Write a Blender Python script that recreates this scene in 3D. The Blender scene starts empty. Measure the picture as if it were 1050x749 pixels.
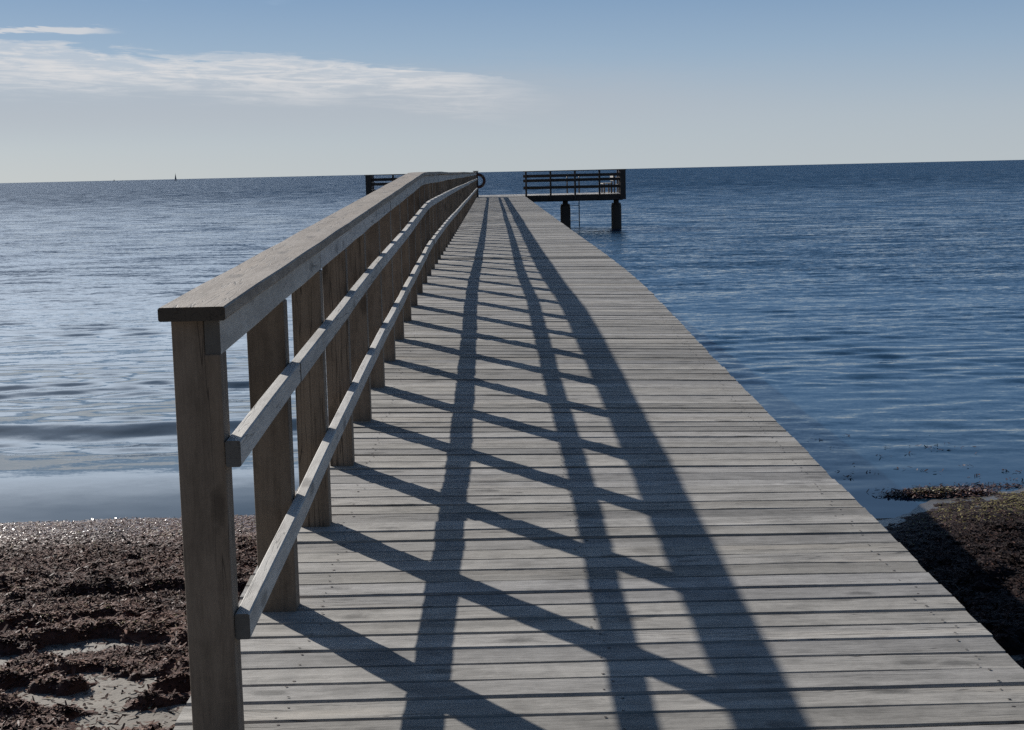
import bpy, bmesh, math, random
import numpy as np
from mathutils import Vector, Matrix

random.seed(11)
rng = np.random.default_rng(11)
sc = bpy.context.scene
COL = sc.collection
EYE = 2.72                                   # camera height above the sea
SUN_EL, SUN_AZ = math.radians(26.0), math.radians(-36.0)   # azimuth from +Y, negative = left

# ------------------------------------------------------------------ helpers
def lerp(prof, y):
    return float(np.interp(y, [p[0] for p in prof], [p[1] for p in prof]))

DECK = [(-40, -2.6), (-3, -1.655), (3.5, -1.448), (4.6, -1.413), (5.5, -1.385), (6.65, -1.350), (8.6, -1.290),
        (10.5, -1.230), (12.6, -1.166), (13.9, -1.128), (15, -1.107), (16.5, -1.098), (20, -1.096),
        (26, -1.106), (40, -1.112), (80, -1.115)]
CAP = [(3.4, -0.304), (14.0, 0.004), (14.8, 0.012), (24, 0.010), (45, 0.004), (80, 0.000)]
MID = [(3.4, -0.641), (4.5, -0.598), (6.4, -0.537), (7.4, -0.500), (9.6, -0.445), (11.2, -0.392), (13.1, -0.332),
       (14.6, -0.290), (16.3, -0.275), (21, -0.268), (80, -0.270)]
LOW = [(3.4, -1.086), (4.3, -1.052), (5.3, -1.008), (6.3, -0.967), (7.3, -0.927), (8.2, -0.893), (10.2, -0.836),
       (13.2, -0.755), (15.0, -0.705), (17, -0.684), (20, -0.676), (28, -0.680), (80, -0.690)]
TILT = [(3.6, 0), (5.5, .010), (6.6, .022), (8.6, .032), (10.5, .034), (12.6, .033), (15, .027), (20, .012), (28, .008), (60, 0)]
def zd(y, x=.3): return EYE + lerp(DECK, y) - lerp(TILT, y) * (x - .3) / 1.18

def link(o, parent=None):
    COL.objects.link(o)
    if parent is not None: o.parent = parent
    return o
def empty(name, loc, label=None, cat=None, group=None):
    o = bpy.data.objects.new(name, None); link(o); o.location = loc; o.empty_display_size = .2
    tag(o, label, cat, group); return o
def tag(o, label=None, cat=None, group=None, kind=None):
    if label: o['label'] = label
    if cat: o['category'] = cat
    if group: o['group'] = group
    if kind: o['kind'] = kind
    return o

class MB:
    """collects vertices and faces for ONE mesh object (world coordinates)"""
    def __init__(s): s.v = []; s.f = []; s.m = []
    def add(s, verts, faces, mi=0):
        o = len(s.v); s.v += [tuple(p) for p in verts]
        s.f += [tuple(i + o for i in f) for f in faces]; s.m += [mi] * len(faces)
    def box(s, a, b, ch=0.0, mi=0):
        """axis aligned box, optionally chamfered"""
        c = [(a[i] + b[i]) / 2 for i in range(3)]; h = [(b[i] - a[i]) / 2 for i in range(3)]
        s.obox(c, h, Matrix.Identity(3), ch, mi)
    def obox(s, c, h, R, ch=0.0, mi=0):
        bm = bmesh.new(); bmesh.ops.create_cube(bm, size=2)
        for v in bm.verts: v.co = Vector((v.co.x * h[0], v.co.y * h[1], v.co.z * h[2]))
        if ch > 0: bmesh.ops.bevel(bm, geom=bm.edges[:], offset=ch, segments=1, affect='EDGES')
        bm.verts.index_update()
        s.add([R @ v.co + Vector(c) for v in bm.verts], [[v.index for v in f.verts] for f in bm.faces], mi)
        bm.free()
    def beam(s, p, q, w, h, ch=0.003, mi=0):
        """board from p to q (centres), width w sideways, height h upwards"""
        p, q = Vector(p), Vector(q); d = (q - p); L = d.length; d.normalize()
        up = Vector((0, 0, 1)) if abs(d.z) < .95 else Vector((0, 1, 0))
        sx = d.cross(up).normalized(); uz = sx.cross(d)
        R = Matrix((sx, d, uz)).transposed()
        s.obox((p + q) / 2, (w / 2, L / 2, h / 2), R, ch, mi)
    def tube(s, pts, radii, n=10, mi=0, cap=True):
        pts = [Vector(p) for p in pts]; rings = []; V = []; F = []
        ref = Vector((0.31, 0.17, 1)).normalized()
        for i, p in enumerate(pts):
            d = (pts[min(i + 1, len(pts) - 1)] - pts[max(i - 1, 0)]).normalized()
            r0 = ref if abs(d.dot(ref)) < .9 else Vector((1, 0, 0))
            a = d.cross(r0).normalized(); b = d.cross(a)
            r = radii[i] if hasattr(radii, '__len__') else radii
            for k in range(n):
                t = 2 * math.pi * k / n; V.append(p + (a * math.cos(t) + b * math.sin(t)) * r)
        for i in range(len(pts) - 1):
            for k in range(n):
                k2 = (k + 1) % n
                F.append((i * n + k, i * n + k2, (i + 1) * n + k2, (i + 1) * n + k))
        if cap:
            F.append(tuple(range(n))[::-1]); F.append(tuple((len(pts) - 1) * n + k for k in range(n)))
        s.add(V, F, mi)
    def prism(s, poly, p0, ex, ey, depth):
        """polygon (2d list) extruded by vector depth from frame p0/ex/ey"""
        n = len(poly); p0, ex, ey, dp = Vector(p0), Vector(ex), Vector(ey), Vector(depth)
        a = [p0 + ex * u + ey * v for u, v in poly]; b = [q + dp for q in a]
        s.add(a + b, [tuple(range(n))[::-1], tuple(range(n, 2 * n))] + [(i, (i + 1) % n, n + (i + 1) % n, n + i) for i in range(n)])
    def build(s, name, mats, parent=None, smooth=False, origin=None):
        me = bpy.data.meshes.new(name)
        off = Vector(origin) if origin is not None else (parent.location.copy() if parent is not None else Vector((0, 0, 0)))
        if parent is not None and parent.parent is not None: off = off + parent.parent.location
        me.from_pydata([(v[0] - off.x, v[1] - off.y, v[2] - off.z) for v in s.v], [], s.f)
        for m in (mats if isinstance(mats, (list, tuple)) else [mats]): me.materials.append(m)
        me.polygons.foreach_set('material_index', s.m)
        if smooth: me.polygons.foreach_set('use_smooth', [True] * len(s.f))
        bm = bmesh.new(); bm.from_mesh(me); bmesh.ops.recalc_face_normals(bm, faces=bm.faces[:]); bm.to_mesh(me); bm.free()
        o = bpy.data.objects.new(name, me); link(o, parent)
        if parent is None and origin is not None: o.location = off
        return o

def np_mesh(name, V, F, mats, smooth=False, parent=None):
    """V (n,3) array, F (m,4) int array"""
    me = bpy.data.meshes.new(name)
    me.vertices.add(len(V)); me.vertices.foreach_set('co', np.ascontiguousarray(V, dtype=np.float32).ravel())
    k = F.shape[1]
    me.loops.add(F.size); me.loops.foreach_set('vertex_index', np.ascontiguousarray(F, dtype=np.int32).ravel())
    me.polygons.add(len(F))
    me.polygons.foreach_set('loop_start', np.arange(0, F.size, k, dtype=np.int32))
    if smooth: me.polygons.foreach_set('use_smooth', np.ones(len(F), dtype=bool))
    for m in (mats if isinstance(mats, (list, tuple)) else [mats]): me.materials.append(m)
    me.update(calc_edges=True); me.validate()
    o = bpy.data.objects.new(name, me); link(o, parent); return o
def grid_faces(ny, nx):
    i = np.arange(ny - 1)[:, None] * nx + np.arange(nx - 1)[None, :]
    return np.stack([i, i + 1, i + nx + 1, i + nx], -1).reshape(-1, 4)
def attr(o, name, vals):
    a = o.data.attributes.new(name, 'FLOAT', 'POINT'); a.data.foreach_set('value', np.ascontiguousarray(vals, dtype=np.float32).ravel())

# lattice value noise for numpy arrays
_T = np.random.default_rng(5).random((256, 256)).astype(np.float64)
def vnoise(x, y):
    xi = np.floor(x).astype(int); yi = np.floor(y).astype(int); fx = x - xi; fy = y - yi
    fx = fx * fx * fx * (fx * (fx * 6 - 15) + 10); fy = fy * fy * fy * (fy * (fy * 6 - 15) + 10)
    a = _T[xi & 255, yi & 255]; b = _T[(xi + 1) & 255, yi & 255]; c = _T[xi & 255, (yi + 1) & 255]; d = _T[(xi + 1) & 255, (yi + 1) & 255]
    return (a * (1 - fx) + b * fx) * (1 - fy) + (c * (1 - fx) + d * fx) * fy
def fbm(x, y, o=4, g=.5):
    s = 0; a = 1; t = 0
    for k in range(o):
        s = s + a * vnoise(x * 2 ** k + 17.3 * k, y * 2 ** k + 9.1 * k); t += a; a *= g
    return s / t
def sst(a, b, x):
    t = np.clip((x - a) / (b - a), 0, 1); return t * t * (3 - 2 * t)

# ------------------------------------------------------------------ node helpers
class NT:
    def __init__(s, tree): s.t = tree; s.n = tree.nodes; s.l = tree.links
    def new(s, typ, **kw):
        n = s.n.new(typ)
        for k, v in kw.items(): setattr(n, k, v)
        return n
    def set(s, sock, v):
        if isinstance(v, bpy.types.NodeSocket): s.l.new(v, sock)
        elif v is not None: sock.default_value = v
    def m(s, op, a, b=None, c=None, clamp=False):
        n = s.new('ShaderNodeMath', operation=op, use_clamp=clamp)
        for i, v in enumerate((a, b, c)):
            if v is not None: s.set(n.inputs[i], v)
        return n.outputs[0]
    def vm(s, op, a, b=None):
        n = s.new('ShaderNodeVectorMath', operation=op)
        s.set(n.inputs[0], a)
        if b is not None: s.set(n.inputs[1], b)
        return n.outputs[1 if op == 'DOT_PRODUCT' else 0]
    def scale(s, a, k):
        n = s.new('ShaderNodeVectorMath', operation='SCALE'); s.set(n.inputs[0], a); s.set(n.inputs['Scale'], k); return n.outputs[0]
    def sep(s, v): n = s.new('ShaderNodeSeparateXYZ'); s.set(n.inputs[0], v); return n.outputs
    def comb(s, x, y, z):
        n = s.new('ShaderNodeCombineXYZ')
        for i, v in enumerate((x, y, z)): s.set(n.inputs[i], v)
        return n.outputs[0]
    def noise(s, vec, scale, detail=4, rough=.55, dist=0, color=False):
        n = s.new('ShaderNodeTexNoise'); s.set(n.inputs['Vector'], vec); n.inputs['Scale'].default_value = scale
        n.inputs['Detail'].default_value = detail; n.inputs['Roughness'].default_value = rough; n.inputs['Distortion'].default_value = dist
        return n.outputs['Color'] if color else n.outputs['Fac']
    def ss(s, a, b, x):
        n = s.new('ShaderNodeMapRange', interpolation_type='SMOOTHSTEP'); s.set(n.inputs['Value'], x)
        s.set(n.inputs['From Min'], a); s.set(n.inputs['From Max'], b); return n.outputs[0]
    def mr(s, x, a, b, c, d):
        n = s.new('ShaderNodeMapRange'); s.set(n.inputs['Value'], x)
        for k, v in zip(('From Min', 'From Max', 'To Min', 'To Max'), (a, b, c, d)): s.set(n.inputs[k], v)
        return n.outputs[0]
    def mix(s, f, a, b, blend='MIX'):
        n = s.new('ShaderNodeMix', data_type='RGBA', blend_type=blend); s.set(n.inputs[0], f); s.set(n.inputs[6], a); s.set(n.inputs[7], b); return n.outputs[2]
    def ramp(s, x, stops):
        n = s.new('ShaderNodeValToRGB'); s.set(n.inputs[0], x); e = n.color_ramp.elements
        while len(e) < len(stops): e.new(.5)
        for k, (p, c) in enumerate(stops): e[k].position = p; e[k].color = (*c, 1)
        return n.outputs[0]
def material(name):
    m = bpy.data.materials.new(name); m.use_nodes = True; t = NT(m.node_tree)
    return m, t, m.node_tree.nodes['Principled BSDF']
def C(r, g, b): return (r, g, b, 1)

def wood(name, axis, light, dark, spread=.25, rough=.75, grain=1.0, knots=True, stain=.35, spec=.3):
    """weathered sawn timber, grain along the given axis (world x/y/z)"""
    m, t, b = material(name)
    geo = t.new('ShaderNodeNewGeometry'); oi = t.new('ShaderNodeObjectInfo')
    rnd = t.m('FRACT', t.m('ADD', geo.outputs['Random Per Island'], t.m('MULTIPLY', oi.outputs['Random'], 3.71)))
    r2 = t.m('FRACT', t.m('MULTIPLY', rnd, 17.31))
    x, y, z = t.sep(geo.outputs['Position'])
    sc3 = {'x': (2.2, 18, 18), 'y': (18, 2.2, 18), 'z': (18, 18, 1.5)}[axis]
    off = t.m('MULTIPLY', rnd, 61.0)
    P = t.comb(t.m('MULTIPLY_ADD', x, sc3[0], off), t.m('MULTIPLY_ADD', y, sc3[1], off), t.m('MULTIPLY_ADD', z, sc3[2], off))
    g1 = t.noise(P, 1.0, 7, .66, .35)                       # broad grain
    g2 = t.noise(P, 6.0, 5, .75, .1)                        # fine fibres
    st = t.noise(geo.outputs['Position'], 2.3, 5, .6)       # stains across boards
    bl = t.noise(t.vm('ADD', geo.outputs['Position'], t.comb(off, 0.0, off)), 11.0, 6, .7, .6)   # blotches
    st2 = t.noise(P, .35, 3, .5)
    tone = t.m('ADD', t.m('ADD', t.m('MULTIPLY', g1, .45), t.m('MULTIPLY', g2, .30)), t.m('MULTIPLY', bl, .25))
    base = t.mix(t.ss(.36, .62, tone), C(*dark), C(*light))
    base = t.mix(t.m('MULTIPLY', t.ss(.5, .72, st), stain), base, C(*[c * .55 for c in dark]))
    base = t.mix(t.m('MULTIPLY', t.ss(.55, .75, st2), .4), base, C(light[0] * 1.16, light[1] * 1.1, light[2] * 1.02))
    base = t.mix(t.m('MULTIPLY', t.ss(.60, .72, bl), .35), base, C(*[c * .6 for c in dark]))
    # drying cracks: thin dark lines along the grain
    cs = {'x': (1.6, 42, 42), 'y': (42, 1.6, 42), 'z': (42, 42, 1.2)}[axis]
    CP = t.comb(t.m('MULTIPLY_ADD', x, cs[0], off), t.m('MULTIPLY_ADD', y, cs[1], off), t.m('MULTIPLY_ADD', z, cs[2], off))
    cr = t.noise(CP, 1.0, 2, .5, .2)
    crack = t.m('MULTIPLY', t.m('SUBTRACT', 1.0, t.ss(.0, .022, t.m('ABSOLUTE', t.m('SUBTRACT', cr, .5)))), t.ss(.50, .60, st2))
    base = t.mix(t.m('MULTIPLY', crack, .8), base, C(*[c * .3 for c in dark]))
    if knots:
        al, ac = {'x': (x, y), 'y': (y, t.m('ADD', x, z)), 'z': (z, t.m('ADD', x, y))}[axis]
        KP = t.comb(t.m('MULTIPLY_ADD', al, 2.3, off), t.m('MULTIPLY_ADD', ac, 6.5, off), 0.0)
        vo = t.new('ShaderNodeTexVoronoi', voronoi_dimensions='2D'); t.set(vo.inputs['Vector'], KP); vo.inputs['Scale'].default_value = .62
        k = t.m('SUBTRACT', 1.0, t.ss(.03, .115, t.m('ADD', vo.outputs['Distance'], t.m('MULTIPLY', t.m('SUBTRACT', bl, .5), .14))))
        base = t.mix(t.m('MULTIPLY', k, .65), base, C(*[c * .42 for c in dark]))
    val = t.mr(rnd, 0, 1, 1 - spread, 1 + spread)
    base = t.mix(1.0, base, t.comb(val, t.m('MULTIPLY', val, t.mr(r2, 0, 1, .985, 1.01)), t.m('MULTIPLY', val, t.mr(r2, 0, 1, .94, 1.03))), 'MULTIPLY')
    # the sawn end grain is darker
    nx, ny, nz = t.sep(geo.outputs['True Normal'])
    en = t.ss(.8, .95, t.m('ABSOLUTE', {'x': nx, 'y': ny, 'z': nz}[axis]))
    if axis == 'z': en = 0.0
    base = t.mix(t.m('MULTIPLY', en, .88) if axis != 'z' else 0.0, base, C(*[c * .16 for c in dark]))
    t.set(b.inputs['Base Color'], base)
    t.set(b.inputs['Roughness'], t.mr(tone, .3, .7, rough + .08, rough - .1)); b.inputs['Specular IOR Level'].default_value = spec
    bp = t.new('ShaderNodeBump'); bp.inputs['Strength'].default_value = .55 * grain; bp.inputs['Distance'].default_value = .004
    t.set(bp.inputs['Height'], t.m('SUBTRACT', t.m('ADD', t.m('MULTIPLY', g1, .6), t.m('MULTIPLY', g2, .6)), t.m('MULTIPLY', crack, .5))); t.l.new(bp.outputs[0], b.inputs['Normal'])
    return m

def plain(name, c1, c2, scale=8, rough=.6, metal=0.0, bump=.2):
    m, t, b = material(name)
    geo = t.new('ShaderNodeNewGeometry'); n = t.noise(geo.outputs['Position'], scale, 6, .6)
    t.set(b.inputs['Base Color'], t.mix(t.ss(.35, .65, n), C(*c1), C(*c2)))
    b.inputs['Roughness'].default_value = rough; b.inputs['Metallic'].default_value = metal
    bp = t.new('ShaderNodeBump'); bp.inputs['Strength'].default_value = bump; bp.inputs['Distance'].default_value = .01
    t.set(bp.inputs['Height'], n); t.l.new(bp.outputs[0], b.inputs['Normal'])
    return m

M_DECK = wood('grey_deck_timber', 'x', (.41, .388, .358), (.20, .19, .176), .27, .72, 1.2, True, .4)
M_CAP = wood('cap_timber', 'y', (.39, .325, .255), (.22, .178, .138), .06, .62, .8, True, .3)
M_RAIL = wood('rail_timber', 'y', (.62, .60, .565), (.42, .40, .375), .10, .7, .8, True, .25)
M_POST = wood('post_timber', 'z', (.285, .225, .172), (.16, .124, .094), .2, .75, .8, True, .3)
M_PLAT = wood('platform_timber', 'y', (.36, .34, .31), (.25, .235, .22), .15, .6, .6, False, .2)
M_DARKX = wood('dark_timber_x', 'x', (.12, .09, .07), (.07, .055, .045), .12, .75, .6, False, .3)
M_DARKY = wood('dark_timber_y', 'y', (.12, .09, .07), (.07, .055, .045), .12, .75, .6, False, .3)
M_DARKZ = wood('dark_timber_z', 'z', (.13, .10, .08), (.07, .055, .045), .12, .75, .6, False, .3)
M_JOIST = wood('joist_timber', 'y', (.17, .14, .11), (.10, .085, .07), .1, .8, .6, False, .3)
M_IRON = plain('nail_iron', (.03, .028, .026), (.07, .05, .04), 60, .6, .6)
M_STEEL = plain('ladder_steel', (.10, .10, .10), (.16, .15, .14), 20, .45, .8, .1)
M_BUOY = plain('lifebuoy_foam', (.10, .035, .025), (.06, .025, .02), 14, .6, 0, .2)
M_ROPE = plain('rope_fibre', (.20, .18, .15), (.12, .10, .08), 90, .9, 0, .4)
M_STONE = plain('shore_stone', (.36, .33, .30), (.20, .19, .18), 14, .45, 0, .6)
M_HULL = plain('hull_paint', (.10, .11, .13), (.14, .15, .17), 2, .4, 0, 0)
M_SAIL = plain('sail_cloth', (.26, .28, .32), (.20, .22, .25), 2, .8, 0, 0)

# ------------------------------------------------------------------ pier
XL, XR = -.878, 1.482
Y_END = 67.0
pier = empty('wooden_pier', ((XL + XR) / 2, 3.5, 0), 'long grey plank footbridge rising gently from the beach and running straight out over the sea', 'pier')
pitch = .1295
dk = MB(); nails = []
ybrd = -2.6
while ybrd < Y_END - .01:
    y0 = ybrd; y1 = ybrd + pitch; ybrd = y1
    yc = (y0 + y1) / 2; w = pitch - random.uniform(.005, .0085); cz = zd(yc)
    sl = math.atan2(zd(yc + .3) - zd(yc - .3), .6) + random.gauss(0, .014)
    dz = random.gauss(0, .0016); th = .034
    xl = XL + random.gauss(0, .004); xr = XR + random.gauss(0, .0035)
    sk = random.gauss(0, .0010)
    ch = random.uniform(.005, .008)
    prof = [(-w / 2, -th), (-w / 2, -ch), (-w / 2 + ch * .9, 0), (-w / 6, -.0012), (w / 6, -.0012), (w / 2 - ch * .7, 0), (w / 2, -ch * .8), (w / 2, -th)]
    nseg = 5 if yc < 14 else 1
    V = []; F = []
    for k in range(nseg + 1):
        x = xl + (xr - xl) * k / nseg; wob = random.gauss(0, .0011) if nseg > 1 else 0
        wy = sk * (k / nseg - .5) * 2 + (random.gauss(0, .0006) if nseg > 1 else 0)
        for (u, v) in prof:
            V.append((x, yc + wy + u * math.cos(sl) - v * math.sin(sl), zd(yc, x) + dz + wob + u * math.sin(sl) + v * math.cos(sl)))
    n = len(prof)
    for k in range(nseg):
        for i in range(n):
            j = (i + 1) % n; F.append((k * n + i, k * n + j, (k + 1) * n + j, (k + 1) * n + i))
    F.append(tuple(range(n))); F.append(tuple(nseg * n + i for i in range(n))[::-1])
    dk.add(V, F, 0)
    if yc < 12:
        for xj in (-.60, .30, 1.37):
            for u in (-.30, .30):
                if random.random() < .86:
                    px, pu = xj + random.gauss(0, .014), u * w + random.gauss(0, .006)
                    pz = zd(yc, px) + dz + pu * math.sin(sl) + .0012
                    r = random.uniform(.0034, .005)
                    dk.add([(px + r * math.cos(a) * random.uniform(.8, 1.5), yc + pu + r * math.sin(a), pz) for a in np.linspace(0, 2 * math.pi, 8)[:-1]], [tuple(range(7))], 1)
dk.build('decking', [M_DECK, M_IRON], pier)
# joists below the boards, following the ramp
for xj in (-.62, .30, 1.24):
    j = MB(); ys = [-2.5, 3.5, 5.5, 8.6, 12.6, 13.9, 16.5, 20, 26, 40, 53, Y_END - .05]
    for a, b_ in zip(ys[:-1], ys[1:]):
        j.beam((xj, a, zd(a, xj) - .040 - .10), (xj, b_, zd(b_, xj) - .040 - .10), .07, .195, .004)
    j.build('joist', M_JOIST, pier)
yp = 5.6
while yp < Y_END - 3:
    cb = MB(); cb.box((XL + .12, yp - .07, zd(yp) - .46), (XR - .12, yp + .07, zd(yp) - .285), .006)
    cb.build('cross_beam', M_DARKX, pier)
    for xp in (-.5, 1.1):
        pl = MB(); pl.tube([(xp, yp, -1.6 if yp > 14 else -.5), (xp, yp, zd(yp) - .462)], [.115, .10], 12)
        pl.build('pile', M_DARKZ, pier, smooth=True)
    yp += 5.2

# ------------------------------------------------------------------ handrail on the left side of the pier
rail = empty('wooden_handrail', (-.73, 3.54, zd(3.54)), 'long weathered timber handrail with flat cap board along the left side of the pier', 'handrail')
XO, XI = -.786, -.670                       # outer and inner face of the posts
post_y = [3.54] + [4.64 + k * 1.0 for k in range(62)]
FAS_H = .088
for i, y in enumerate(post_y):
    jx, jw = random.gauss(0, .004), random.gauss(0, .003)
    if i == 0: jx = jw = 0
    d = .085; zb = zd(y, XI) - .012; zt = EYE + lerp(CAP, y) - .036
    a, b_ = XO + jx - jw, XI + .0
    nt = zt - FAS_H - .0005; fx = XI - .038
    ln = random.gauss(0, .004) if i else 0
    pm = MB()
    poly = [(a, zb), (b_, zb), (b_, nt), (fx, nt), (fx, zt), (a + ln, zt)]
    pm.prism(poly, (0, y, 0), (1, 0, 0), (0, 0, 1), (0, d, 0))
    o = pm.build('post', M_POST, rail)
    mo = o.modifiers.new('edge', 'BEVEL'); mo.width = .004; mo.segments = 2; mo.limit_method = 'ANGLE'
# cap, fascia and the two lower rails: boards laid end to end, following the ramp
def runs(prof, joints, jit):
    return [(y, EYE + lerp(prof, y) + random.gauss(0, jit)) for y in joints]
cap_y = [3.50, 7.68, 11.66, 14.30, 18.7, 22.7, 26.7, 30.7, 34.7, 38.7, 42.7, 46.7, 50.7, 54.7, 58.7, 62.7, 65.8]
def boards(name, mat, prof, joints, x0, x1, h, sub, jit=.003, gap=.0015, screws=False):
    o = MB()
    pts = runs(prof, joints, jit)
    for (ya, za), (yb, zb2) in zip(pts[:-1], pts[1:]):
        n = max(1, int((yb - ya) / sub)); jx = random.gauss(0, .0012)
        V = []; F = []; sec = []
        c = .004
        sec = [(x0 + jx + c, 0), (x1 + jx - c, 0), (x1 + jx, -c), (x1 + jx, -h + c), (x1 + jx - c, -h), (x0 + jx + c, -h), (x0 + jx, -h + c), (x0 + jx, -c)]
        for k in range(n + 1):
            y = ya + gap + (yb - ya - 2 * gap) * k / n
            t = k / n
            zz = za * (1 - t) + zb2 * t
            zz += (EYE + lerp(prof, y) - (EYE + lerp(prof, ya) * (1 - t) + lerp(prof, yb) * t)) * .85
            if 0 < k < n: zz += random.gauss(0, .0012)
            wx = random.gauss(0, .0012) if y > 4.5 else 0
            for (x, v) in sec: V.append((x + wx, y, zz + v))
        ns = len(sec)
        for k in range(n):
            for i in range(ns):
                j = (i + 1) % ns; F.append((k * ns + i, k * ns + j, (k + 1) * ns + j, (k + 1) * ns + i))
        F.append(tuple(range(ns))[::-1]); F.append(tuple(n * ns + i for i in range(ns)))
        o.add(V, F)
    if screws:
        for y in post_y[1:16]:
            for dy_ in (.022, .062):
                zz = EYE + lerp(prof, y) - h * random.uniform(.38, .62); r = .0042; yy = y + dy_ + random.gauss(0, .004)
                o.add([(x1 + .0022, yy + r * math.cos(a), zz + r * math.sin(a)) for a in np.linspace(0, 2 * math.pi, 9)[:-1]], [tuple(range(8))], 1)
    return o.build(name, [mat, M_IRON], rail)
boards('cap_board', M_CAP, CAP, cap_y, -.806, -.645, .034, .5)
FASP = [(y, z - .0355) for y, z in CAP]
fy = [3.542] + [v for v in cap_y[1:]]
boards('fascia_board', M_RAIL, FASP, [3.542, 5.68, 9.68, 13.68, 14.68, 18.7, 22.7, 26.7, 30.7, 34.7, 38.7, 42.7, 46.7, 50.7, 54.7, 58.7, 62.7, 65.7], -.7075, -.6695, FAS_H, .5, screws=True)
boards('middle_rail', M_RAIL, MID, [3.535, 4.68, 8.68, 11.68, 14.68, 18.7, 22.7, 26.7, 30.7, 34.7, 38.7, 42.7, 46.7, 50.7, 54.7, 58.7, 62.7, 65.7], -.6685, -.631, .066, .5, screws=True)
boards('lower_rail', M_RAIL, LOW, [3.55, 5.68, 9.68, 12.68, 15.68, 19.7, 23.7, 27.7, 31.7, 35.7, 39.7, 43.7, 47.7, 51.7, 55.7, 59.7, 62.7, 65.7], -.6685, -.631, .066, .5, screws=True)

# ------------------------------------------------------------------ end platform (T head)
PX0, PX1, PY0, PY1 = -5.72, 6.10, Y_END, Y_END + 4.6
ZP = EYE - 1.112
plat = empty('pier_head_platform', (.3, Y_END, 0), 'wide dark timber platform across the far end of the pier standing on thick piles', 'platform')
pd = MB(); x = PX0
while x < PX1 - .05:
    pd.box((x, PY0 + .02, ZP - .04), (min(x + .126, PX1), PY1, ZP + random.gauss(0, .001)), .003); x += .131
pd.build('decking', M_PLAT, plat)
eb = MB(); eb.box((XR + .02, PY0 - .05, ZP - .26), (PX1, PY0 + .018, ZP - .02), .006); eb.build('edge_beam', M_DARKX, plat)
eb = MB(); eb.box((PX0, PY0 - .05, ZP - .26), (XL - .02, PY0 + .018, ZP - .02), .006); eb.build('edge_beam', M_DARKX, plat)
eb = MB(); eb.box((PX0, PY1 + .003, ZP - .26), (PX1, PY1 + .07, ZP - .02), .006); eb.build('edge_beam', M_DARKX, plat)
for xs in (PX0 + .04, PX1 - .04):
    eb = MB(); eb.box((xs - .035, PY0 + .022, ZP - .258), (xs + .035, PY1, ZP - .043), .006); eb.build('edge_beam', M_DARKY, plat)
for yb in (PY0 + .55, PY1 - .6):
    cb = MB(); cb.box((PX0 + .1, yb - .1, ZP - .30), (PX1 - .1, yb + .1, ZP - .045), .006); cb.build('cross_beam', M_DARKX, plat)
    for xp in [q * (yb / (PY0 + .55)) for q in (-5.2, -2.7, .3, 3.36, 5.70)]:
        pl = MB()
        pl.tube([(xp, yb, -2.0), (xp, yb, 1.02), (xp, yb, 1.10)], [.235, .235, .215], 14)
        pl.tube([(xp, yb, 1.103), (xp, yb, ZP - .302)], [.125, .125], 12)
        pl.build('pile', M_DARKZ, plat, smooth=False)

def platform_rail(x_in, x_out, label):
    s = 1 if x_out > x_in else -1
    r = empty('platform_railing', (x_out, PY0, ZP), label, 'railing')
    n = 4; L = abs(x_out - x_in)
    xs = [x_in + s * .06 + s * (L - .15) * k / n for k in range(n)] + [x_out - s * .14]
    for k, xx in enumerate(xs):
        w = .085 if k < n else .26
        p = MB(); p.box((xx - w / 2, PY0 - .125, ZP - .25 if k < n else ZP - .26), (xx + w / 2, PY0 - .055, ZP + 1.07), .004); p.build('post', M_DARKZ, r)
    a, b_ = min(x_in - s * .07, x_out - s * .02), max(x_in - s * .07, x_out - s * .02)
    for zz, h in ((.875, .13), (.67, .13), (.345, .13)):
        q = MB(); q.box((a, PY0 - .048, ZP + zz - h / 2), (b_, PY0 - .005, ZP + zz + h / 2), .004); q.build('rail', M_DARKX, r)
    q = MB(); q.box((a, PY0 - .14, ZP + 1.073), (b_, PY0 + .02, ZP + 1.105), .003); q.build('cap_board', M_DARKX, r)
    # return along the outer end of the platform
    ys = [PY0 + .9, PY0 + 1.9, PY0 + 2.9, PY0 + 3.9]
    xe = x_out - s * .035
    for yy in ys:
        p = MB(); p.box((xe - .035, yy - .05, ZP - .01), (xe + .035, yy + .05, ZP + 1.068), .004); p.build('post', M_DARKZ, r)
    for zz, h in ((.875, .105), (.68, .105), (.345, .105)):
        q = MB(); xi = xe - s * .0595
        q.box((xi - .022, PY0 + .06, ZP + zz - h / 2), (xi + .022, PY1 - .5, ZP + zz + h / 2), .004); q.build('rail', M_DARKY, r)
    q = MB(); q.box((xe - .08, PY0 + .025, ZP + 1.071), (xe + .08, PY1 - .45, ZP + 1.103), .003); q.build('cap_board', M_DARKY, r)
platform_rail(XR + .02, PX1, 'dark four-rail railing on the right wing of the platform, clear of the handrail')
platform_rail(XL - .02, PX0, 'dark railing on the left wing of the platform, half hidden behind the handrail')

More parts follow.
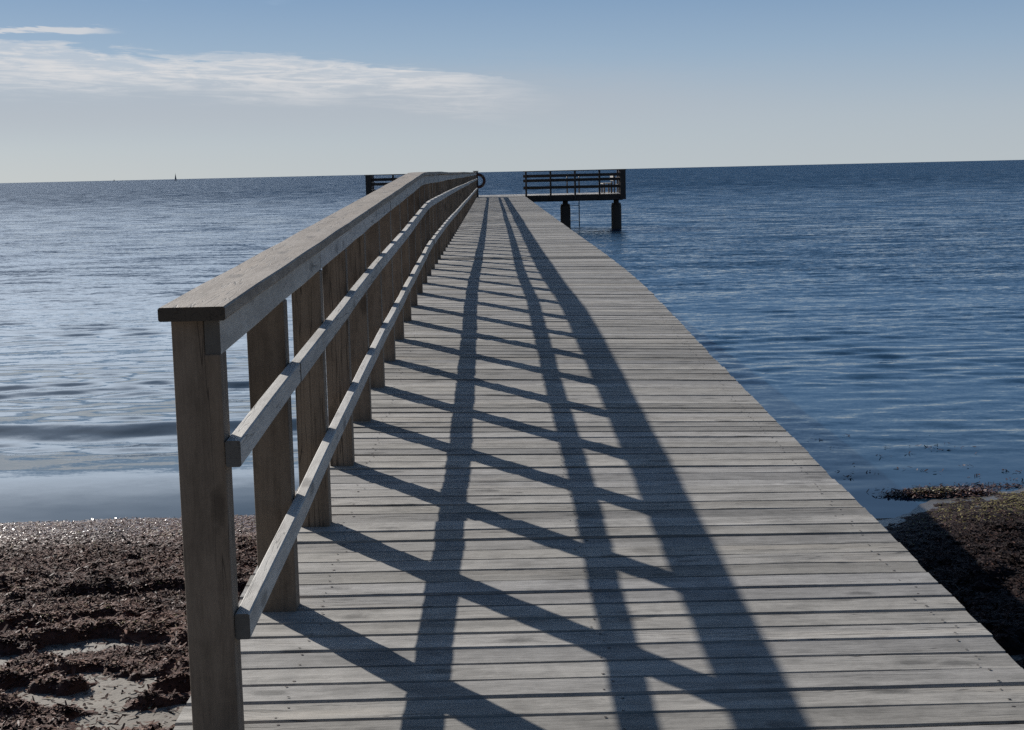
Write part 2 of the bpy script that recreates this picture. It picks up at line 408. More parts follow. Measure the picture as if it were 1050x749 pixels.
# tall end post with lifebuoy
ep = MB(); ep.box((-.80, 66.02, zd(66) - .01), (-.60, 66.22, EYE + .03), .006); ep.box((-.83, 65.99, EYE + .033), (-.57, 66.25, EYE + .06), .004)
ep.build('end_post', M_DARKZ, rail)
lb = empty('lifebuoy', (-.60, 65.94, EYE - .38), 'dark ring lifebuoy hanging on the last post of the handrail', 'lifebuoy')
rg = MB(); c = Vector((-.60, 65.90, EYE - .385)); R0, r0 = .275, .065
N, Q = 40, 12
V = [(c.x + (R0 + r0 * math.cos(2 * math.pi * q / Q)) * math.cos(2 * math.pi * k / N), c.y + r0 * .8 * math.sin(2 * math.pi * q / Q), c.z + (R0 + r0 * math.cos(2 * math.pi * q / Q)) * math.sin(2 * math.pi * k / N)) for k in range(N) for q in range(Q)]
F = [(k * Q + q, k * Q + (q + 1) % Q, ((k + 1) % N) * Q + (q + 1) % Q, ((k + 1) % N) * Q + q) for k in range(N) for q in range(Q)]
rg.add(V, F); rg.build('ring', M_BUOY, lb, smooth=True)
for k in range(4):
    a = math.pi / 4 + k * math.pi / 2
    bd = MB(); p = c + Vector((math.cos(a), 0, math.sin(a))) * R0
    tg = Vector((-math.sin(a), 0, math.cos(a)))
    bd.tube([p - tg * .035, p + tg * .035], r0 * 1.08, 14); bd.build('rope_band', M_ROPE, lb, smooth=True)
hk = MB(); hk.tube([(-.60, 66.02, EYE - .10), (-.60, 65.90, EYE - .10), (-.60, 65.88, EYE - .06)], .012, 8); hk.build('hook', M_STEEL, lb)

# swimming ladder at the seaward edge of the right wing
ld = empty('swimming_ladder', (3.95, PY1, ZP), 'thin metal swimming ladder with two tall rails at the far edge behind the right railing', 'ladder')
for xx in (3.66, 4.24):
    s_ = MB(); zt = ZP + .78
    s_.tube([(xx, PY1 - .35, ZP + .004), (xx, PY1 - .35, zt - .1), (xx, PY1 - .28, zt), (xx, PY1 + .06, zt), (xx, PY1 + .13, zt - .1), (xx, PY1 + .13, -.6)], .024, 8)
    s_.build('side_rail', M_STEEL, ld, smooth=True)
for zz in np.arange(-.45, ZP - .1, .36):
    s_ = MB(); s_.tube([(3.66, PY1 + .13, zz), (4.24, PY1 + .13, zz)], .011, 8); s_.build('rung', M_STEEL, ld, smooth=True)

# bench on the right wing
bn = empty('wooden_bench', (5.25, 69.3, ZP), 'small slatted wooden bench near the right end of the platform behind the railing', 'bench')
for k in range(4):
    s_ = MB(); s_.box((5.18 + k * .115, 68.5, ZP + .43), (5.18 + k * .115 + .098, 70.3, ZP + .47), .004); s_.build('seat_slat', M_PLAT, bn)
for k in range(2):
    s_ = MB(); s_.box((5.655, 68.5, ZP + .56 + k * .15), (5.69, 70.3, ZP + .67 + k * .15), .004); s_.build('back_slat', M_PLAT, bn)
for yy in (68.62, 70.1):
    for xx in (5.21, 5.54):
        s_ = MB(); s_.box((xx, yy, ZP + .001), (xx + .07, yy + .07, ZP + .428), .004); s_.build('leg', M_POST, bn)
    s_ = MB(); s_.box((5.693, yy, ZP + .001), (5.745, yy + .07, ZP + .84), .004); s_.build('back_leg', M_POST, bn)

# ------------------------------------------------------------------ beach terrain
def shore_y(x): return 11.62 + .22 * (fbm(x * .35 + 3, x * 0 + 2.2, 3) - .5) + np.interp(x, [.5, 1.6, 2.6, 3.4, 4.4, 6, 9], [0, -.70, -.85, -.25, .38, .85, .95]) + np.where(x > 1, .5, .1) * (fbm(x * 2.3, x * 0 + 7.7, 4) - .5)
def ground(x, y):
    d = shore_y(x) - y                                  # metres inland
    z = np.where(d > 0, .040 * d, .05 * d)
    z = np.where(d > 12, .48 + .012 * (d - 12), z); z = np.minimum(z, 6 + .0 * z); z = np.maximum(z, -3.0)
    return z + .03 * (fbm(x * .8, y * .8, 4) - .5) * sst(-1, 1, d)
def weed_mask(x, y):
    d = shore_y(x) - y
    n = fbm(x * .7 + 4, y * 1.15, 5, .55)
    n2 = fbm(x * 2.1 + 9, y * 3.3 + 4, 4, .6)
    m = sst(-.05, .25, d - np.where(x > 1, 1.1 * np.abs(n2 - .5) + .25 * np.exp(-((x - 2.4) / .5) ** 2), 0)) * (1 - sst(5.5, 9.0, d + 2.2 * (n - .5)))
    hole = sst(.475, .435, n * .55 + n2 * .45 - .020 * np.clip(d - 3, -3, 4)*1.0 ) if False else sst(.50, .42, .5 * n + .5 * n2 - .038 * (np.clip(d, 0, 8) - 3.25))
    return m * (1 - hole * sst(2.2, 3.4, d))
def weed_h(x, y):
    m = weed_mask(x, y); d = shore_y(x) - y
    a = fbm(x * 1.1, y * 1.7, 4); b = fbm(x * 4.2 + 2, y * 6.0, 4, .6)
    lump = sst(.47, .62, a)
    h = m * (.010 + .055 * lump * sst(.9, 2.4, d) + .060 * (b - .40) * sst(.4, 1.6, d) + .034 * (fbm(x * 9 + 1, y * 14, 3, .6) - .45) * sst(.3, 1.2, d) + np.where(x > 1, .05, 0) * (fbm(x * 5 + 1, y * 8, 4, .6) - .42) * sst(.05, .6, d))
    # the heaped weed of the right side
    rb = np.exp(-((x - 5.2) / 1.9) ** 2) * sst(.6, 2.2, d) * (1 - sst(3.0, 5.5, d))
    return h + m * rb * .06

def axis_pts(segs):
    out = []
    for a, b_, n in segs: out.append(np.linspace(a, b_, n, endpoint=False))
    out.append(np.array([segs[-1][1]])); return np.concatenate(out)
gx = axis_pts([(-6000, -600, 10), (-600, -60, 16), (-60, -9, 40), (-9, -6, 40), (-6, -.8, 170), (-.8, 1.4, 40), (1.4, 6.5, 170), (6.5, 9, 30), (9, 60, 40), (60, 600, 16), (600, 6000, 10)])
gy = axis_pts([(-6000, -600, 10), (-600, -40, 16), (-40, 0, 30), (0, 4.5, 40), (4.5, 13, 280), (13, 18, 30), (18, 80, 12)])
X, Y = np.meshgrid(gx, gy)
Zg = ground(X, Y)
m, t, b = material('beach_sand')
geo = t.new('ShaderNodeNewGeometry'); px, py, pz = t.sep(geo.outputs['Position'])
n1 = t.noise(geo.outputs['Position'], 2.3, 9, .72); n2 = t.noise(geo.outputs['Position'], 60, 3, .6)
wet = t.m('SUBTRACT', 1.0, t.ss(.02, .22, t.m('ADD', pz, t.m('MULTIPLY', t.m('SUBTRACT', n1, .5), .12))))
basec = t.mix(t.ss(.3, .7, n1), C(.22, .195, .165), C(.31, .28, .24))
basec = t.mix(t.m('MULTIPLY', t.ss(.5, .8, n2), .5), basec, C(.16, .14, .12))
t.set(b.inputs['Base Color'], t.mix(t.m('MULTIPLY', wet, .75), basec, C(.085, .075, .065)))
t.set(b.inputs['Roughness'], t.mr(wet, 0, 1, .9, .35))
bp = t.new('ShaderNodeBump'); bp.inputs['Strength'].default_value = .5; bp.inputs['Distance'].default_value = .02
t.set(bp.inputs['Height'], t.m('ADD', t.m('MULTIPLY', n2, .25), t.noise(geo.outputs['Position'], 9, 5, .6))); t.l.new(bp.outputs[0], b.inputs['Normal'])
M_SAND = m
tag(np_mesh('beach', np.stack([X, Y, Zg], -1).reshape(-1, 3), grid_faces(*X.shape), M_SAND, True), kind='structure')

# ------------------------------------------------------------------ seaweed wrack
def weed_mat(name, stops, wetlo, wethi):
    m, t, b = material(name)
    a = t.new('ShaderNodeAttribute', attribute_name='tone'); w = t.new('ShaderNodeAttribute', attribute_name='wet')
    geo = t.new('ShaderNodeNewGeometry')
    n = t.noise(geo.outputs['Position'], 40, 3, .6)
    c = t.ramp(t.m('ADD', a.outputs['Fac'], t.m('MULTIPLY', t.m('SUBTRACT', n, .5), .25)), stops)
    t.set(b.inputs['Base Color'], c)
    t.set(b.inputs['Roughness'], t.mr(w.outputs['Fac'], 0, 1, wetlo, wethi))
    t.set(b.inputs['Specular IOR Level'], t.mr(w.outputs['Fac'], 0, 1, .12, .65))
    bp = t.new('ShaderNodeBump'); bp.inputs['Strength'].default_value = .4; bp.inputs['Distance'].default_value = .01
    t.set(bp.inputs['Height'], n); t.l.new(bp.outputs[0], b.inputs['Normal'])
    return m
ST = [(0, (.012, .008, .008)), (.28, (.088, .046, .037)), (.6, (.23, .122, .090)), (.76, (.24, .165, .11)), (.88, (.25, .225, .075)), (1, (.42, .37, .28))]
M_WEED = weed_mat('seaweed_wrack', ST, .75, .22)

def wrack(name, x0, x1, y0, y1, step, nflakes, label):
    nx = int((x1 - x0) / step); ny = int((y1 - y0) / step)
    xs = np.linspace(x0, x1, nx); ys = np.linspace(y0, y1, ny); X, Y = np.meshgrid(xs, ys)
    wm = weed_mask(X, Y); H = ground(X, Y) + weed_h(X, Y) + .012 * (rng.random(X.shape) - .5) * (wm > .2) - .02 * (wm < .12)
    F = grid_faces(ny, nx); keep = (wm.ravel()[F] > .10).any(1); F = F[keep]
    V = np.stack([X, Y, H], -1).reshape(-1, 3)
    used = np.unique(F); re = np.full(len(V), -1); re[used] = np.arange(len(used)); V = V[used]; F = re[F]
    tone0 = (.12 + .40 * fbm(V[:, 0] * 3, V[:, 1] * 3, 3)) * np.where(V[:, 0] > 0, .25, 1); d0 = shore_y(V[:, 0]) - V[:, 1]; wet0 = (1 - sst(.5, 1.6, d0) * .9) * np.where(V[:, 0] > 0, .12, .8)
    # flakes: short bent ribbons lying over the heap
    cx = rng.uniform(x0, x1, nflakes * 3); cy = rng.uniform(y0, y1, nflakes * 3)
    d = shore_y(cx) - cy
    pr = weed_mask(cx, cy); ok = rng.random(len(cx)) < np.clip(pr, .05 * (d > .3), 1); cx, cy = cx[ok][:nflakes], cy[ok][:nflakes]; d = shore_y(cx) - cy
    k = len(cx); cz = ground(cx, cy) + weed_h(cx, cy) + rng.uniform(-.002, .009, k)
    near = 1 - sst(.3, 1.5, d)                       # the wet edge next to the water
    ln = rng.uniform(.014, .042, k) * np.where(rng.random(k) < .08, 2.2, 1) * (1 - .5 * near) * (1 + 1.6 * (rng.random(k) < .05)); wd = rng.uniform(.006, .019, k) * (1 - .15 * near)
    az = rng.uniform(0, 2 * np.pi, k); tilt = rng.normal(0, .20, k) * (1 - .6 * near); roll = rng.normal(0, .26, k) * (1 - .3 * near); bend = rng.normal(0, .35, k)
    dx, dy = np.cos(az), np.sin(az)
    T = np.stack([dx * np.cos(tilt), dy * np.cos(tilt), np.sin(tilt)], -1)
    S = np.stack([-dy * np.cos(roll), dx * np.cos(roll), np.sin(roll)], -1)
    Nn = np.cross(T, S); Cc = np.stack([cx, cy, cz], -1)
    P = []
    for u, wv in ((-1, .55), (0, 1.0), (1, .45)):
        mid = Cc + T * (u * ln / 2)[:, None] - Nn * (abs(u) * bend * ln * .35)[:, None] + S * (abs(u) * bend * ln * .2)[:, None]
        P.append(mid - S * (wd * wv / 2)[:, None]); P.append(mid + S * (wd * wv / 2)[:, None])
    FV = np.stack(P, 1).reshape(-1, 3); o = np.arange(k)[:, None] * 6 + len(V)
    FF = np.concatenate([o + np.array([0, 1, 3, 2]), o + np.array([2, 3, 5, 4])], 0)
    patch = fbm(cx * 1.6 + 7, cy * 2.2, 4)
    tone = np.clip((.16 + .48 * patch) * np.where(cx > 0, .11, 1.0) + rng.normal(0, .13, k) * np.where(cx > 0, .6, 1) - .02 + .25 * (rng.random(k) < .04) + near * rng.uniform(0, .16, k), .02, .97)
    gr = np.exp(-((cx - 4.3) / .8) ** 2) * (1 - sst(.45, 1.3, d)) * (cx > 0)
    tone = np.where(rng.random(k) < gr * .75, rng.uniform(.82, .90, k), np.clip(tone, .02, .93))
    wet = np.where(cx > 0, .35, 1.0) * np.clip(near * rng.choice([.25, .5, 1.0], k, p=[.5, .3, .2]) + .25 * (rng.random(k) < .10), 0, 1)
    AV = np.concatenate([V, FV]); AF = np.concatenate([F, FF])
    ob = np_mesh(name, AV, AF, M_WEED, False)
    attr(ob, 'tone', np.concatenate([tone0, np.repeat(tone, 6)])); attr(ob, 'wet', np.concatenate([wet0, np.repeat(wet, 6)]))
    tag(ob, label, 'seaweed', kind='stuff')
wrack('seaweed_bank', -6.0, -.95, 4.8, 12.6, .022, 210000, 'brown seaweed wrack heaped over the sand on the left of the pier')
wrack('seaweed_bank', 1.30, 6.4, 5.5, 13.6, .024, 120000, 'dark seaweed wrack with yellow green tips on the shore right of the pier')

# loose weed lying on the shallow water right of the pier
def floating():
    pts = []
    def blob(cx, cy, sx, sy, n): pts.append(np.stack([rng.normal(cx, sx, n), rng.normal(cy, sy, n)], -1))
    for _ in range(9): blob(rng.uniform(3.35, 4.0), rng.uniform(11.62, 11.95), .10, .035, 260)
    blob(3.62, 11.75, .15, .06, 1100); blob(4.1, 12.0, .35, .06, 500)
    for _ in range(34): blob(rng.uniform(2.6, 4.6), rng.uniform(12.2, 14.6), rng.uniform(.015, .06), rng.uniform(.01, .035), int(rng.uniform(1, 8)))
    p = np.concatenate(pts); k = len(p)
    ln = rng.uniform(.012, .05, k); wd = rng.uniform(.005, .016, k); az = rng.uniform(0, 2 * np.pi, k); tl = rng.normal(0, .3, k)
    dx, dy = np.cos(az), np.sin(az)
    T = np.stack([dx * np.cos(tl), dy * np.cos(tl), np.sin(tl)], -1); S = np.stack([-dy, dx, rng.normal(0, .3, k)], -1)
    heap = np.exp(-((p[:, 0] - 3.6) / .4) ** 2 - ((p[:, 1] - 11.78) / .13) ** 2)
    Cc = np.stack([p[:, 0], p[:, 1], sea_h(p[:, 0], p[:, 1]) + rng.uniform(.003, .014, k) + heap * rng.uniform(0, .045, k)], -1)
    P = []
    for u, wv in ((-1, .5), (0, 1.), (1, .5)):
        mid = Cc + T * (u * ln / 2)[:, None]; P += [mid - S * (wd * wv / 2)[:, None], mid + S * (wd * wv / 2)[:, None]]
    FV = np.stack(P, 1).reshape(-1, 3); o = np.arange(k)[:, None] * 6
    FF = np.concatenate([o + np.array([0, 1, 3, 2]), o + np.array([2, 3, 5, 4])], 0)
    ob = np_mesh('floating_seaweed', FV, FF, M_WEED, False)
    tone = np.clip(.15 + .2 * rng.random(k) + heap * (rng.random(k) < .55) * .72 * (p[:, 0] > 3.2), .02, .92)
    attr(ob, 'tone', np.repeat(tone, 6)); attr(ob, 'wet', np.full(k * 6, .6))
    tag(ob, 'clumps and specks of loose weed floating in the shallows beside the pier', 'seaweed', kind='stuff')

# ------------------------------------------------------------------ sea
_w = []
_r = np.random.default_rng(3)
for _ in range(44):
    lam = _r.uniform(.20, .95); th = _r.normal(.05, .38) + (math.pi if _r.random() < .15 else 0)
    kk = 2 * math.pi / lam; _w.append((kk * math.sin(th), -kk * math.cos(th), _r.uniform(0, 6.28), 0.0040 * lam ** 1.0 * _r.uniform(.4, 1.0), lam))
def sea_h(x, y):
    x = np.asarray(x, float); y = np.asarray(y, float)
    d = y - shore_y(x)
    left = sst(2.0, -2.0, x)
    h = np.zeros_like(x)
    gust = .35 + 1.1 * sst(.40, .62, fbm(x * .16 + 1.7, y * .30 + 5, 3))
    calm = left * (1 - sst(5, 12, d)) * .55
    shl = sst(.2, 3.2, d) * (1 - calm)
    for kx, ky, ph, a, lam in _w:
        fade = np.exp(-(y / (16 + 26 * lam)) ** 2)
        h = h + a * np.sin(kx * x + ky * y + ph) * fade
    wob = .55 * (fbm(x * .22 + 8, x * 0 + 1.5, 3) - .5)
    rband = left * np.exp(-((y - 19.2 - 1.2 * wob) / .8) ** 2)
    h = h * (shl * gust + .03 + .65 * rband)
    # low swell lines rolling on to the shore
    def crest(pos, near, far, amp, wb=1.0):
        e = y - (pos + wob * wb); return amp * np.where(e < 0, np.exp(-(e / near) ** 2), np.exp(-(e / far) ** 2))
    h = h + left * (crest(16.05, .36, 1.5, .085) + crest(19.7, .75, 1.8, .048, 1.4) + crest(27, 1.3, 2.5, .035, 2.5) + crest(36, 2, 3.2, .05, 3))
    h = h + (1 - left) * (crest(19.0, 1.0, 1.8, .018, 3) + crest(24.5, 1.4, 2.2, .03, 3))
    # edge of the last swash running up the beach
    h = h + left * .085 * np.clip(-.45 + 1.0 * sst(10.2, 12.9, y - .12 * (fbm(x * 1.1, y * 0 + 4, 3) - .5)), 0, 1) * 1.7 * (1 - sst(12.9, 15.0, y))
    return h
ry = [11.0]
while ry[-1] < 40000:
    yv = ry[-1]; ry.append(yv * (1.0022 if yv < 30 else 1.004 if yv < 70 else 1.03 if yv < 3000 else 1.12))
ry = np.array(ry)
tx = np.concatenate([-np.geomspace(40, .62, 26), np.linspace(-.6, .6, 300), np.geomspace(.62, 40, 26)])
Yg, Tg = np.meshgrid(ry, tx, indexing='ij'); Xg = Tg * (Yg + 1.5)
Zs = sea_h(Xg, Yg)
SEA_V = np.stack([Xg, Yg, Zs], -1).reshape(-1, 3)
m, t, b = material('sea_water')
geo = t.new('ShaderNodeNewGeometry'); pos = geo.outputs['Position']; px, py, pz = t.sep(pos)
dist = t.m('SQRT', t.m('ADD', t.m('MULTIPLY', px, px), t.m('MULTIPLY', py, py)))
rot = t.comb(t.m('MULTIPLY_ADD', py, .10, t.m('MULTIPLY', px, .42)), t.m('MULTIPLY_ADD', px, .07, py), 0.0)
half = (.5, .5, .5)
nA = t.vm('SUBTRACT', t.noise(rot, 1.1, 3, .6, .3, True), half)       # metre waves
nB = t.vm('SUBTRACT', t.noise(rot, 12.0, 3, .6, .3, True), half)       # ripples
nC = t.vm('SUBTRACT', t.noise(pos, 26.0, 2, .6, 0, True), half)       # capillary
wind = t.noise(t.comb(t.m('MULTIPLY', px, .018), t.m('MULTIPLY', py, .045), 0.0), 1.0, 4, .55)
wind2 = t.noise(t.comb(t.m('MULTIPLY', px, .10), t.m('MULTIPLY', py, .33), 3.0), 1.0, 3, .55)
far = t.ss(15.0, 48.0, dist); nearf = t.m('SUBTRACT', 1.0, far)
# the water left of the pier and close to the beach lies calmer
calm = t.m('MULTIPLY', t.ss(1.0, -1.5, px), t.m('SUBTRACT', 1.0, t.ss(18.0, 75.0, py)))
rip = t.m('MULTIPLY', t.mr(wind2, .35, .65, .6, 1.2), t.m('SUBTRACT', 1.0, t.m('MULTIPLY', calm, .62)))
rip = t.m('MULTIPLY', rip, t.ss(11.2, 14.5, py))
far2 = t.ss(40.0, 260.0, dist)
aA = t.m('MULTIPLY', t.m('ADD', t.mr(far, 0, 1, .06, .42), t.m('MULTIPLY', far2, .35)), t.mr(wind, .35, .65, .7, 1.2))
aB = t.m('MULTIPLY', t.m('MULTIPLY', t.mr(far, 0, 1, .15, .80), rip), 1.0)
aC = t.m('MULTIPLY', rip, t.mr(far, 0, 1, .07, .30))
slope = t.vm('ADD', t.vm('ADD', t.scale(nA, aA), t.scale(nB, aB)), t.scale(nC, aC))
slope = t.vm('MULTIPLY', slope, (.75, 1.25, 0.0))
slope = t.vm('ADD', slope, t.comb(0.0, t.m('MULTIPLY_ADD', far2, -.13, t.m('MULTIPLY', far, -.13)), 0.0))
N = t.vm('NORMALIZE', t.vm('ADD', geo.outputs['Normal'], slope))
t.l.new(N, b.inputs['Normal'])
shal = t.m('SUBTRACT', 1.0, t.ss(12.2, 17.0, py))
left_lift = t.m('MULTIPLY', t.ss(1.5, -2.5, px), t.m('SUBTRACT', 1.0, t.ss(15.0, 60.0, py)))  # brightness painted into the left water's base colour, standing in for sky reflection
t.set(b.inputs['Base Color'], t.mix(left_lift, t.mix(shal, C(.010, .042, .085), C(.010, .030, .056)), C(.055, .080, .105)))
b.inputs['Roughness'].default_value = .045; b.inputs['IOR'].default_value = 1.333; b.inputs['Specular IOR Level'].default_value = .5
M_SEA = m
tag(np_mesh('sea', SEA_V, grid_faces(*Xg.shape), M_SEA, True), kind='structure')
floating()

# ------------------------------------------------------------------ stones at the waterline
def stone(loc, size, label, seed):
    r = np.random.default_rng(seed); bm = bmesh.new(); bmesh.ops.create_icosphere(bm, subdivisions=4, radius=1)
    off = r.random(3) * 20
    for v in bm.verts:
        n = float(fbm(np.array([v.co.x * 1.3 + off[0]]), np.array([v.co.y * 1.3 + v.co.z * 1.7 + off[1]]), 4)[0])
        f = .72 + .55 * n; v.co = Vector((v.co.x * size[0] * f, v.co.y * size[1] * f, max(v.co.z, -.6) * size[2] * f))
    me = bpy.data.meshes.new('stone'); bm.to_mesh(me); bm.free()
    me.polygons.foreach_set('use_smooth', [True] * len(me.polygons)); me.materials.append(M_STONE)
    o = bpy.data.objects.new('stone', me); link(o); o.location = loc
    tag(o, label, 'stone'); return o
def gz(x, y): return float(ground(np.array([x]), np.array([y]))[0] + weed_h(np.array([x]), np.array([y]))[0])
stone((-2.24, 10.75, gz(-2.24, 10.75) + .03), (.085, .06, .07), 'pale wet stone in the seaweed just left of the nearest handrail post', 2)
stone((-1.66, 12.55, .02), (.03, .025, .03), 'small tan stone at the edge of the water seen between the second and third posts', 4)

# ------------------------------------------------------------------ sailing boats on the horizon
def boat(x, y, L, H, label, head):
    bt = empty('sailing_boat', (x, y, 0), label, 'sailing boat', 'sailing boats on the horizon')
    bt.rotation_euler.z = head
    def put(name, mb, mat):
        o = mb.build(name, mat, None); o.parent = bt; return o
    hm = MB(); V = []; F = []
    st = [(-.5, .24, .9, .15), (-.3, .34, .95, 0), (0, .36, 1.0, -.05), (.3, .24, 1.12, .05), (.5, .015, 1.3, .5)]
    for u, w, fr, ke in st:
        w *= L * .36; X_ = u * L
        V += [(X_, -w, fr), (X_, -w * .75, ke - .2), (X_, 0, ke - .5), (X_, w * .75, ke - .2), (X_, w, fr)]
    for i in range(len(st) - 1):
        for k in range(4): F.append((i * 5 + k, i * 5 + k + 1, (i + 1) * 5 + k + 1, (i + 1) * 5 + k))
        F.append((i * 5 + 4, i * 5, (i + 1) * 5, (i + 1) * 5 + 4))
    F.append((0, 1, 2, 3, 4)); hm.add(V, F); put('hull', hm, M_HULL)
    cb = MB(); cb.box((-.22 * L, -.09 * L, 1.0), (.12 * L, .09 * L, 1.5), .15); put('cabin', cb, M_HULL)
    mm = MB(); mm.tube([(.08 * L, 0, .6), (.08 * L, 0, H)], [.14, .09], 8); put('mast', mm, M_SAIL)
    mm = MB(); mm.tube([(.08 * L, 0, 2.0), (-.36 * L, .25, 2.0)], .09, 8); put('boom', mm, M_SAIL)
    sm = MB(); R = 8; V = []; F = []
    for i in range(R + 1):
        tt = i / R; zz = 2.15 + (H - 2.5) * tt; wdt = .43 * L * (1 - tt) ** .8 + .12
        for k in range(5):
            s_ = k / 4; V.append((.075 * L - .02 - s_ * wdt, .35 * math.sin(math.pi * s_) * (1 - tt) + .25 * s_ * (1 - tt), zz))
    for i in range(R):
        for k in range(4): F.append((i * 5 + k, i * 5 + k + 1, (i + 1) * 5 + k + 1, (i + 1) * 5 + k))
    sm.add(V, F); put('mainsail', sm, M_SAIL)
    jm = MB(); V = [(.47 * L, 0, 1.5), (.10 * L, .1, 1.7), (.09 * L, 0, H * .86), (.2 * L, .35, 3.5)]
    jm.add(V, [(0, 3, 2), (0, 1, 3), (1, 2, 3)]); put('jib', jm, M_SAIL)
boat(-.2135 * 2600, 2600, 6.2, 13.0, 'small dark sailing boat with raised sail on the horizon at left', 1.15)
boat(-.2550 * 6500, 6500, 7.0, 8.5, 'faint sail far off, a speck on the horizon left of the sailing boat', .9)

# ------------------------------------------------------------------ sky
w = bpy.data.worlds.new('World'); sc.world = w; w.use_nodes = True
wt = NT(w.node_tree); bg = w.node_tree.nodes['Background']
sky = wt.new('ShaderNodeTexSky', sky_type='NISHITA'); sky.sun_disc = False
sky.sun_elevation = SUN_EL; sky.sun_rotation = SUN_AZ; sky.air_density = 1.0; sky.dust_density = .6; sky.ozone_density = 1.5; sky.altitude = 0
STR = .075
tc = wt.new('ShaderNodeTexCoord'); dx, dy, dz = wt.sep(wt.vm('NORMALIZE', tc.outputs['Generated']))
az = wt.m('ARCTAN2', dx, dy); el = wt.m('ARCSINE', dz)
front = wt.ss(.0, .4, dy)
vec = wt.comb(az, wt.m('MULTIPLY', el, 4.6), 0.0)
wr = wt.vm('SUBTRACT', wt.noise(vec, 9.0, 4, .6, 0, True), (.5, .5, .5)); wx, wy, wz = wt.sep(wr)
n1 = wt.noise(wt.vm('ADD', vec, wt.scale(wr, .10)), 15.0, 6, .62, .4)
n2 = wt.noise(wt.comb(wt.m('MULTIPLY_ADD', el, .6, az), wt.m('MULTIPLY_ADD', az, .5, wt.m('MULTIPLY', el, 13.0)), 2.0), 17.0, 8, .70, 1.1)
elw = wt.m('MULTIPLY_ADD', wy, .028, wt.m('MULTIPLY_ADD', wt.m('SUBTRACT', n2, .5), .017, el))
ua = wt.m('ADD', az, .07)
vt = wt.m('SUBTRACT', wt.m('MULTIPLY_ADD', wt.m('MINIMUM', ua, 0.0), -.050, .0775), wt.m('MULTIPLY', wt.m('MAXIMUM', ua, 0.0), .17))
depth = wt.m('SUBTRACT', vt, elw)
ufade = wt.m('SUBTRACT', 1.0, wt.ss(-.06, .05, wt.m('MULTIPLY_ADD', wx, .10, az)))
crisp = wt.m('MULTIPLY', wt.ss(-.0002, .0032, depth), wt.m('SUBTRACT', 1.0, wt.ss(.012, .036, depth)))
body = wt.m('MULTIPLY', crisp, wt.ss(.42, .57, wt.m('ADD', wt.m('MULTIPLY', n1, .5), wt.m('MULTIPLY', n2, .5))))
main = wt.m('MULTIPLY', wt.m('MULTIPLY', wt.m('MULTIPLY_ADD', body, .58, wt.m('MULTIPLY', crisp, .36)), ufade), front)
s2 = wt.m('MULTIPLY', wt.ss(.0925, .0950, elw), wt.m('SUBTRACT', 1.0, wt.ss(.0970, .0990, elw)))
s2 = wt.m('MULTIPLY', wt.m('MULTIPLY', s2, wt.m('SUBTRACT', 1.0, wt.ss(-.265, -.235, az))), wt.m('MULTIPLY', front, .75))
low = wt.m('MULTIPLY', wt.ss(.018, .045, el), wt.m('SUBTRACT', 1.0, wt.ss(.045, .085, wt.m('MULTIPLY_ADD', az, .02, elw))))
low = wt.m('MULTIPLY', wt.m('MULTIPLY', low, wt.m('SUBTRACT', 1.0, wt.ss(-.05, .30, az))), .5)
cl = wt.m('MINIMUM', wt.m('ADD', wt.m('MAXIMUM', main, s2), 0.0), 1.0)
tint = wt.ramp(wt.m('MULTIPLY', el, 1 / 1.5708), [(0, (.90, .98, 1.04)), (.02, (.80, .96, 1.14)), (.075, (.55, .88, 1.40)), (.25, (.45, .82, 1.5)), (1, (.40, .8, 1.6))])
k = 1 / STR
veil = wt.ramp(wt.m('MULTIPLY', el, 1 / 1.5708), [(0, (.49, .545, .585)), (.022, (.43, .495, .565)), (.050, (.30, .41, .545)), (.075, (.205, .322, .49)), (.13, (.165, .295, .50)), (.22, (.125, .245, .44)), (.34, (.075, .155, .30)), (.50, (.036, .078, .165)), (1, (.027, .058, .125))])
skyc = wt.mix(.88, wt.mix(1.0, sky.outputs[0], C(.74, .92, 1.22), 'MULTIPLY'), wt.scale(veil, k))
# the sky away from the sun is darker
skyc = wt.scale(skyc, wt.mr(wt.m('ADD', wt.m('MULTIPLY', dy, .8), wt.m('MULTIPLY', dx, -.25)), -.5, .35, .42, 1.0))
# added glow around the unseen sun to brighten the left water
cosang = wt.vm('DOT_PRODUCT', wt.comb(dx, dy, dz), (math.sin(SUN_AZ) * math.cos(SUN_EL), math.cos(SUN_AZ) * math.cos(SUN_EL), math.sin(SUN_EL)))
skyc = wt.mix(low, skyc, C(.455 * k, .48 * k, .525 * k))
skyc = wt.mix(cl, skyc, C(.70 * k, .70 * k, .71 * k))
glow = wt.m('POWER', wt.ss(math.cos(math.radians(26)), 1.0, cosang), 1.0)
skyc = wt.mix(1.0, skyc, wt.scale(wt.comb(.36, .36, .36), wt.m('MULTIPLY', glow, k)), 'ADD')
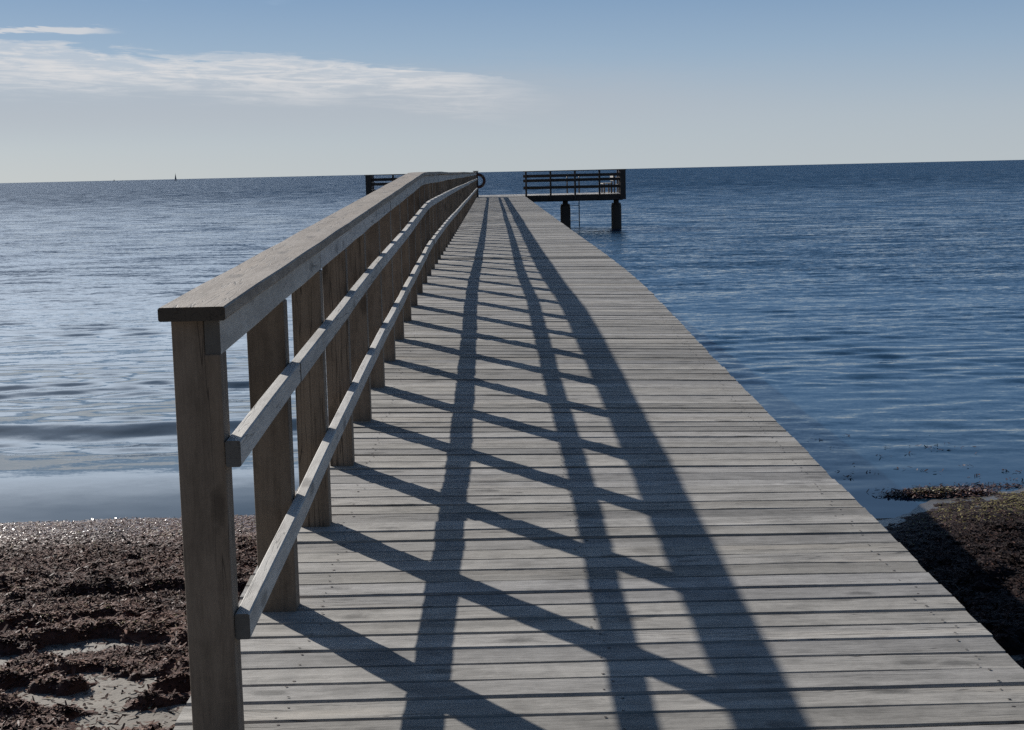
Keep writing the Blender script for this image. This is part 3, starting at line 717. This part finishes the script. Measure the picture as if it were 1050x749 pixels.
# added bright patch of sky on the sun side, out of view, brightening left water
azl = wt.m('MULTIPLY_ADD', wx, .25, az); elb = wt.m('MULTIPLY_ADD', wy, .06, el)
sky_fill = wt.m('MULTIPLY', wt.m('MULTIPLY', wt.ss(.118, .17, elb), wt.m('SUBTRACT', 1.0, wt.ss(.24, .46, elb))), wt.m('MULTIPLY', wt.m('SUBTRACT', 1.0, wt.ss(-.22, .10, azl)), wt.ss(-1.5, -1.0, azl)))
skyc = wt.mix(1.0, skyc, wt.scale(wt.comb(.86, .90, .92), wt.m('MULTIPLY', sky_fill, k)), 'ADD')
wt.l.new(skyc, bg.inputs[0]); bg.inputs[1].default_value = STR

sl = bpy.data.lights.new('sun', 'SUN'); sl.energy = 5.0; sl.angle = math.radians(.5); sl.color = (1.0, .955, .89)
so = bpy.data.objects.new('sun', sl); link(so)
sd = Vector((math.sin(SUN_AZ) * math.cos(SUN_EL), math.cos(SUN_AZ) * math.cos(SUN_EL), math.sin(SUN_EL)))
so.rotation_euler = sd.to_track_quat('Z', 'Y').to_euler(); so.location = sd * 50

# ------------------------------------------------------------------ camera
f = 1500.0; roll = 24 / 1050; pitch_ = math.atan(198.5 / f); yaw = math.atan(16.5 / f)
fw = Vector((math.sin(yaw) * math.cos(pitch_), math.cos(yaw) * math.cos(pitch_), -math.sin(pitch_)))
rt = Vector((math.cos(yaw), -math.sin(yaw), 0)); up = rt.cross(fw)
rr = (rt - up * roll).normalized(); uu = (up + rt * roll).normalized()
cam = bpy.data.cameras.new('camera'); cam.sensor_width = 36; cam.lens = 36 * f / 1050; cam.clip_start = .05; cam.clip_end = 100000
co = bpy.data.objects.new('camera', cam); link(co)
co.matrix_world = Matrix(((rr.x, uu.x, -fw.x, 0), (rr.y, uu.y, -fw.y, 0), (rr.z, uu.z, -fw.z, EYE), (0, 0, 0, 1)))
sc.camera = co
sc.view_settings.view_transform = 'Standard'; sc.view_settings.look = 'None'; sc.view_settings.exposure = 0; sc.view_settings.gamma = 1
sc.cycles.use_denoising = False
sc.cycles.use_adaptive_sampling = False
sc.cycles.sample_clamp_indirect = 4.0
sc.cycles.max_bounces = 6; sc.cycles.diffuse_bounces = 3; sc.cycles.glossy_bounces = 3
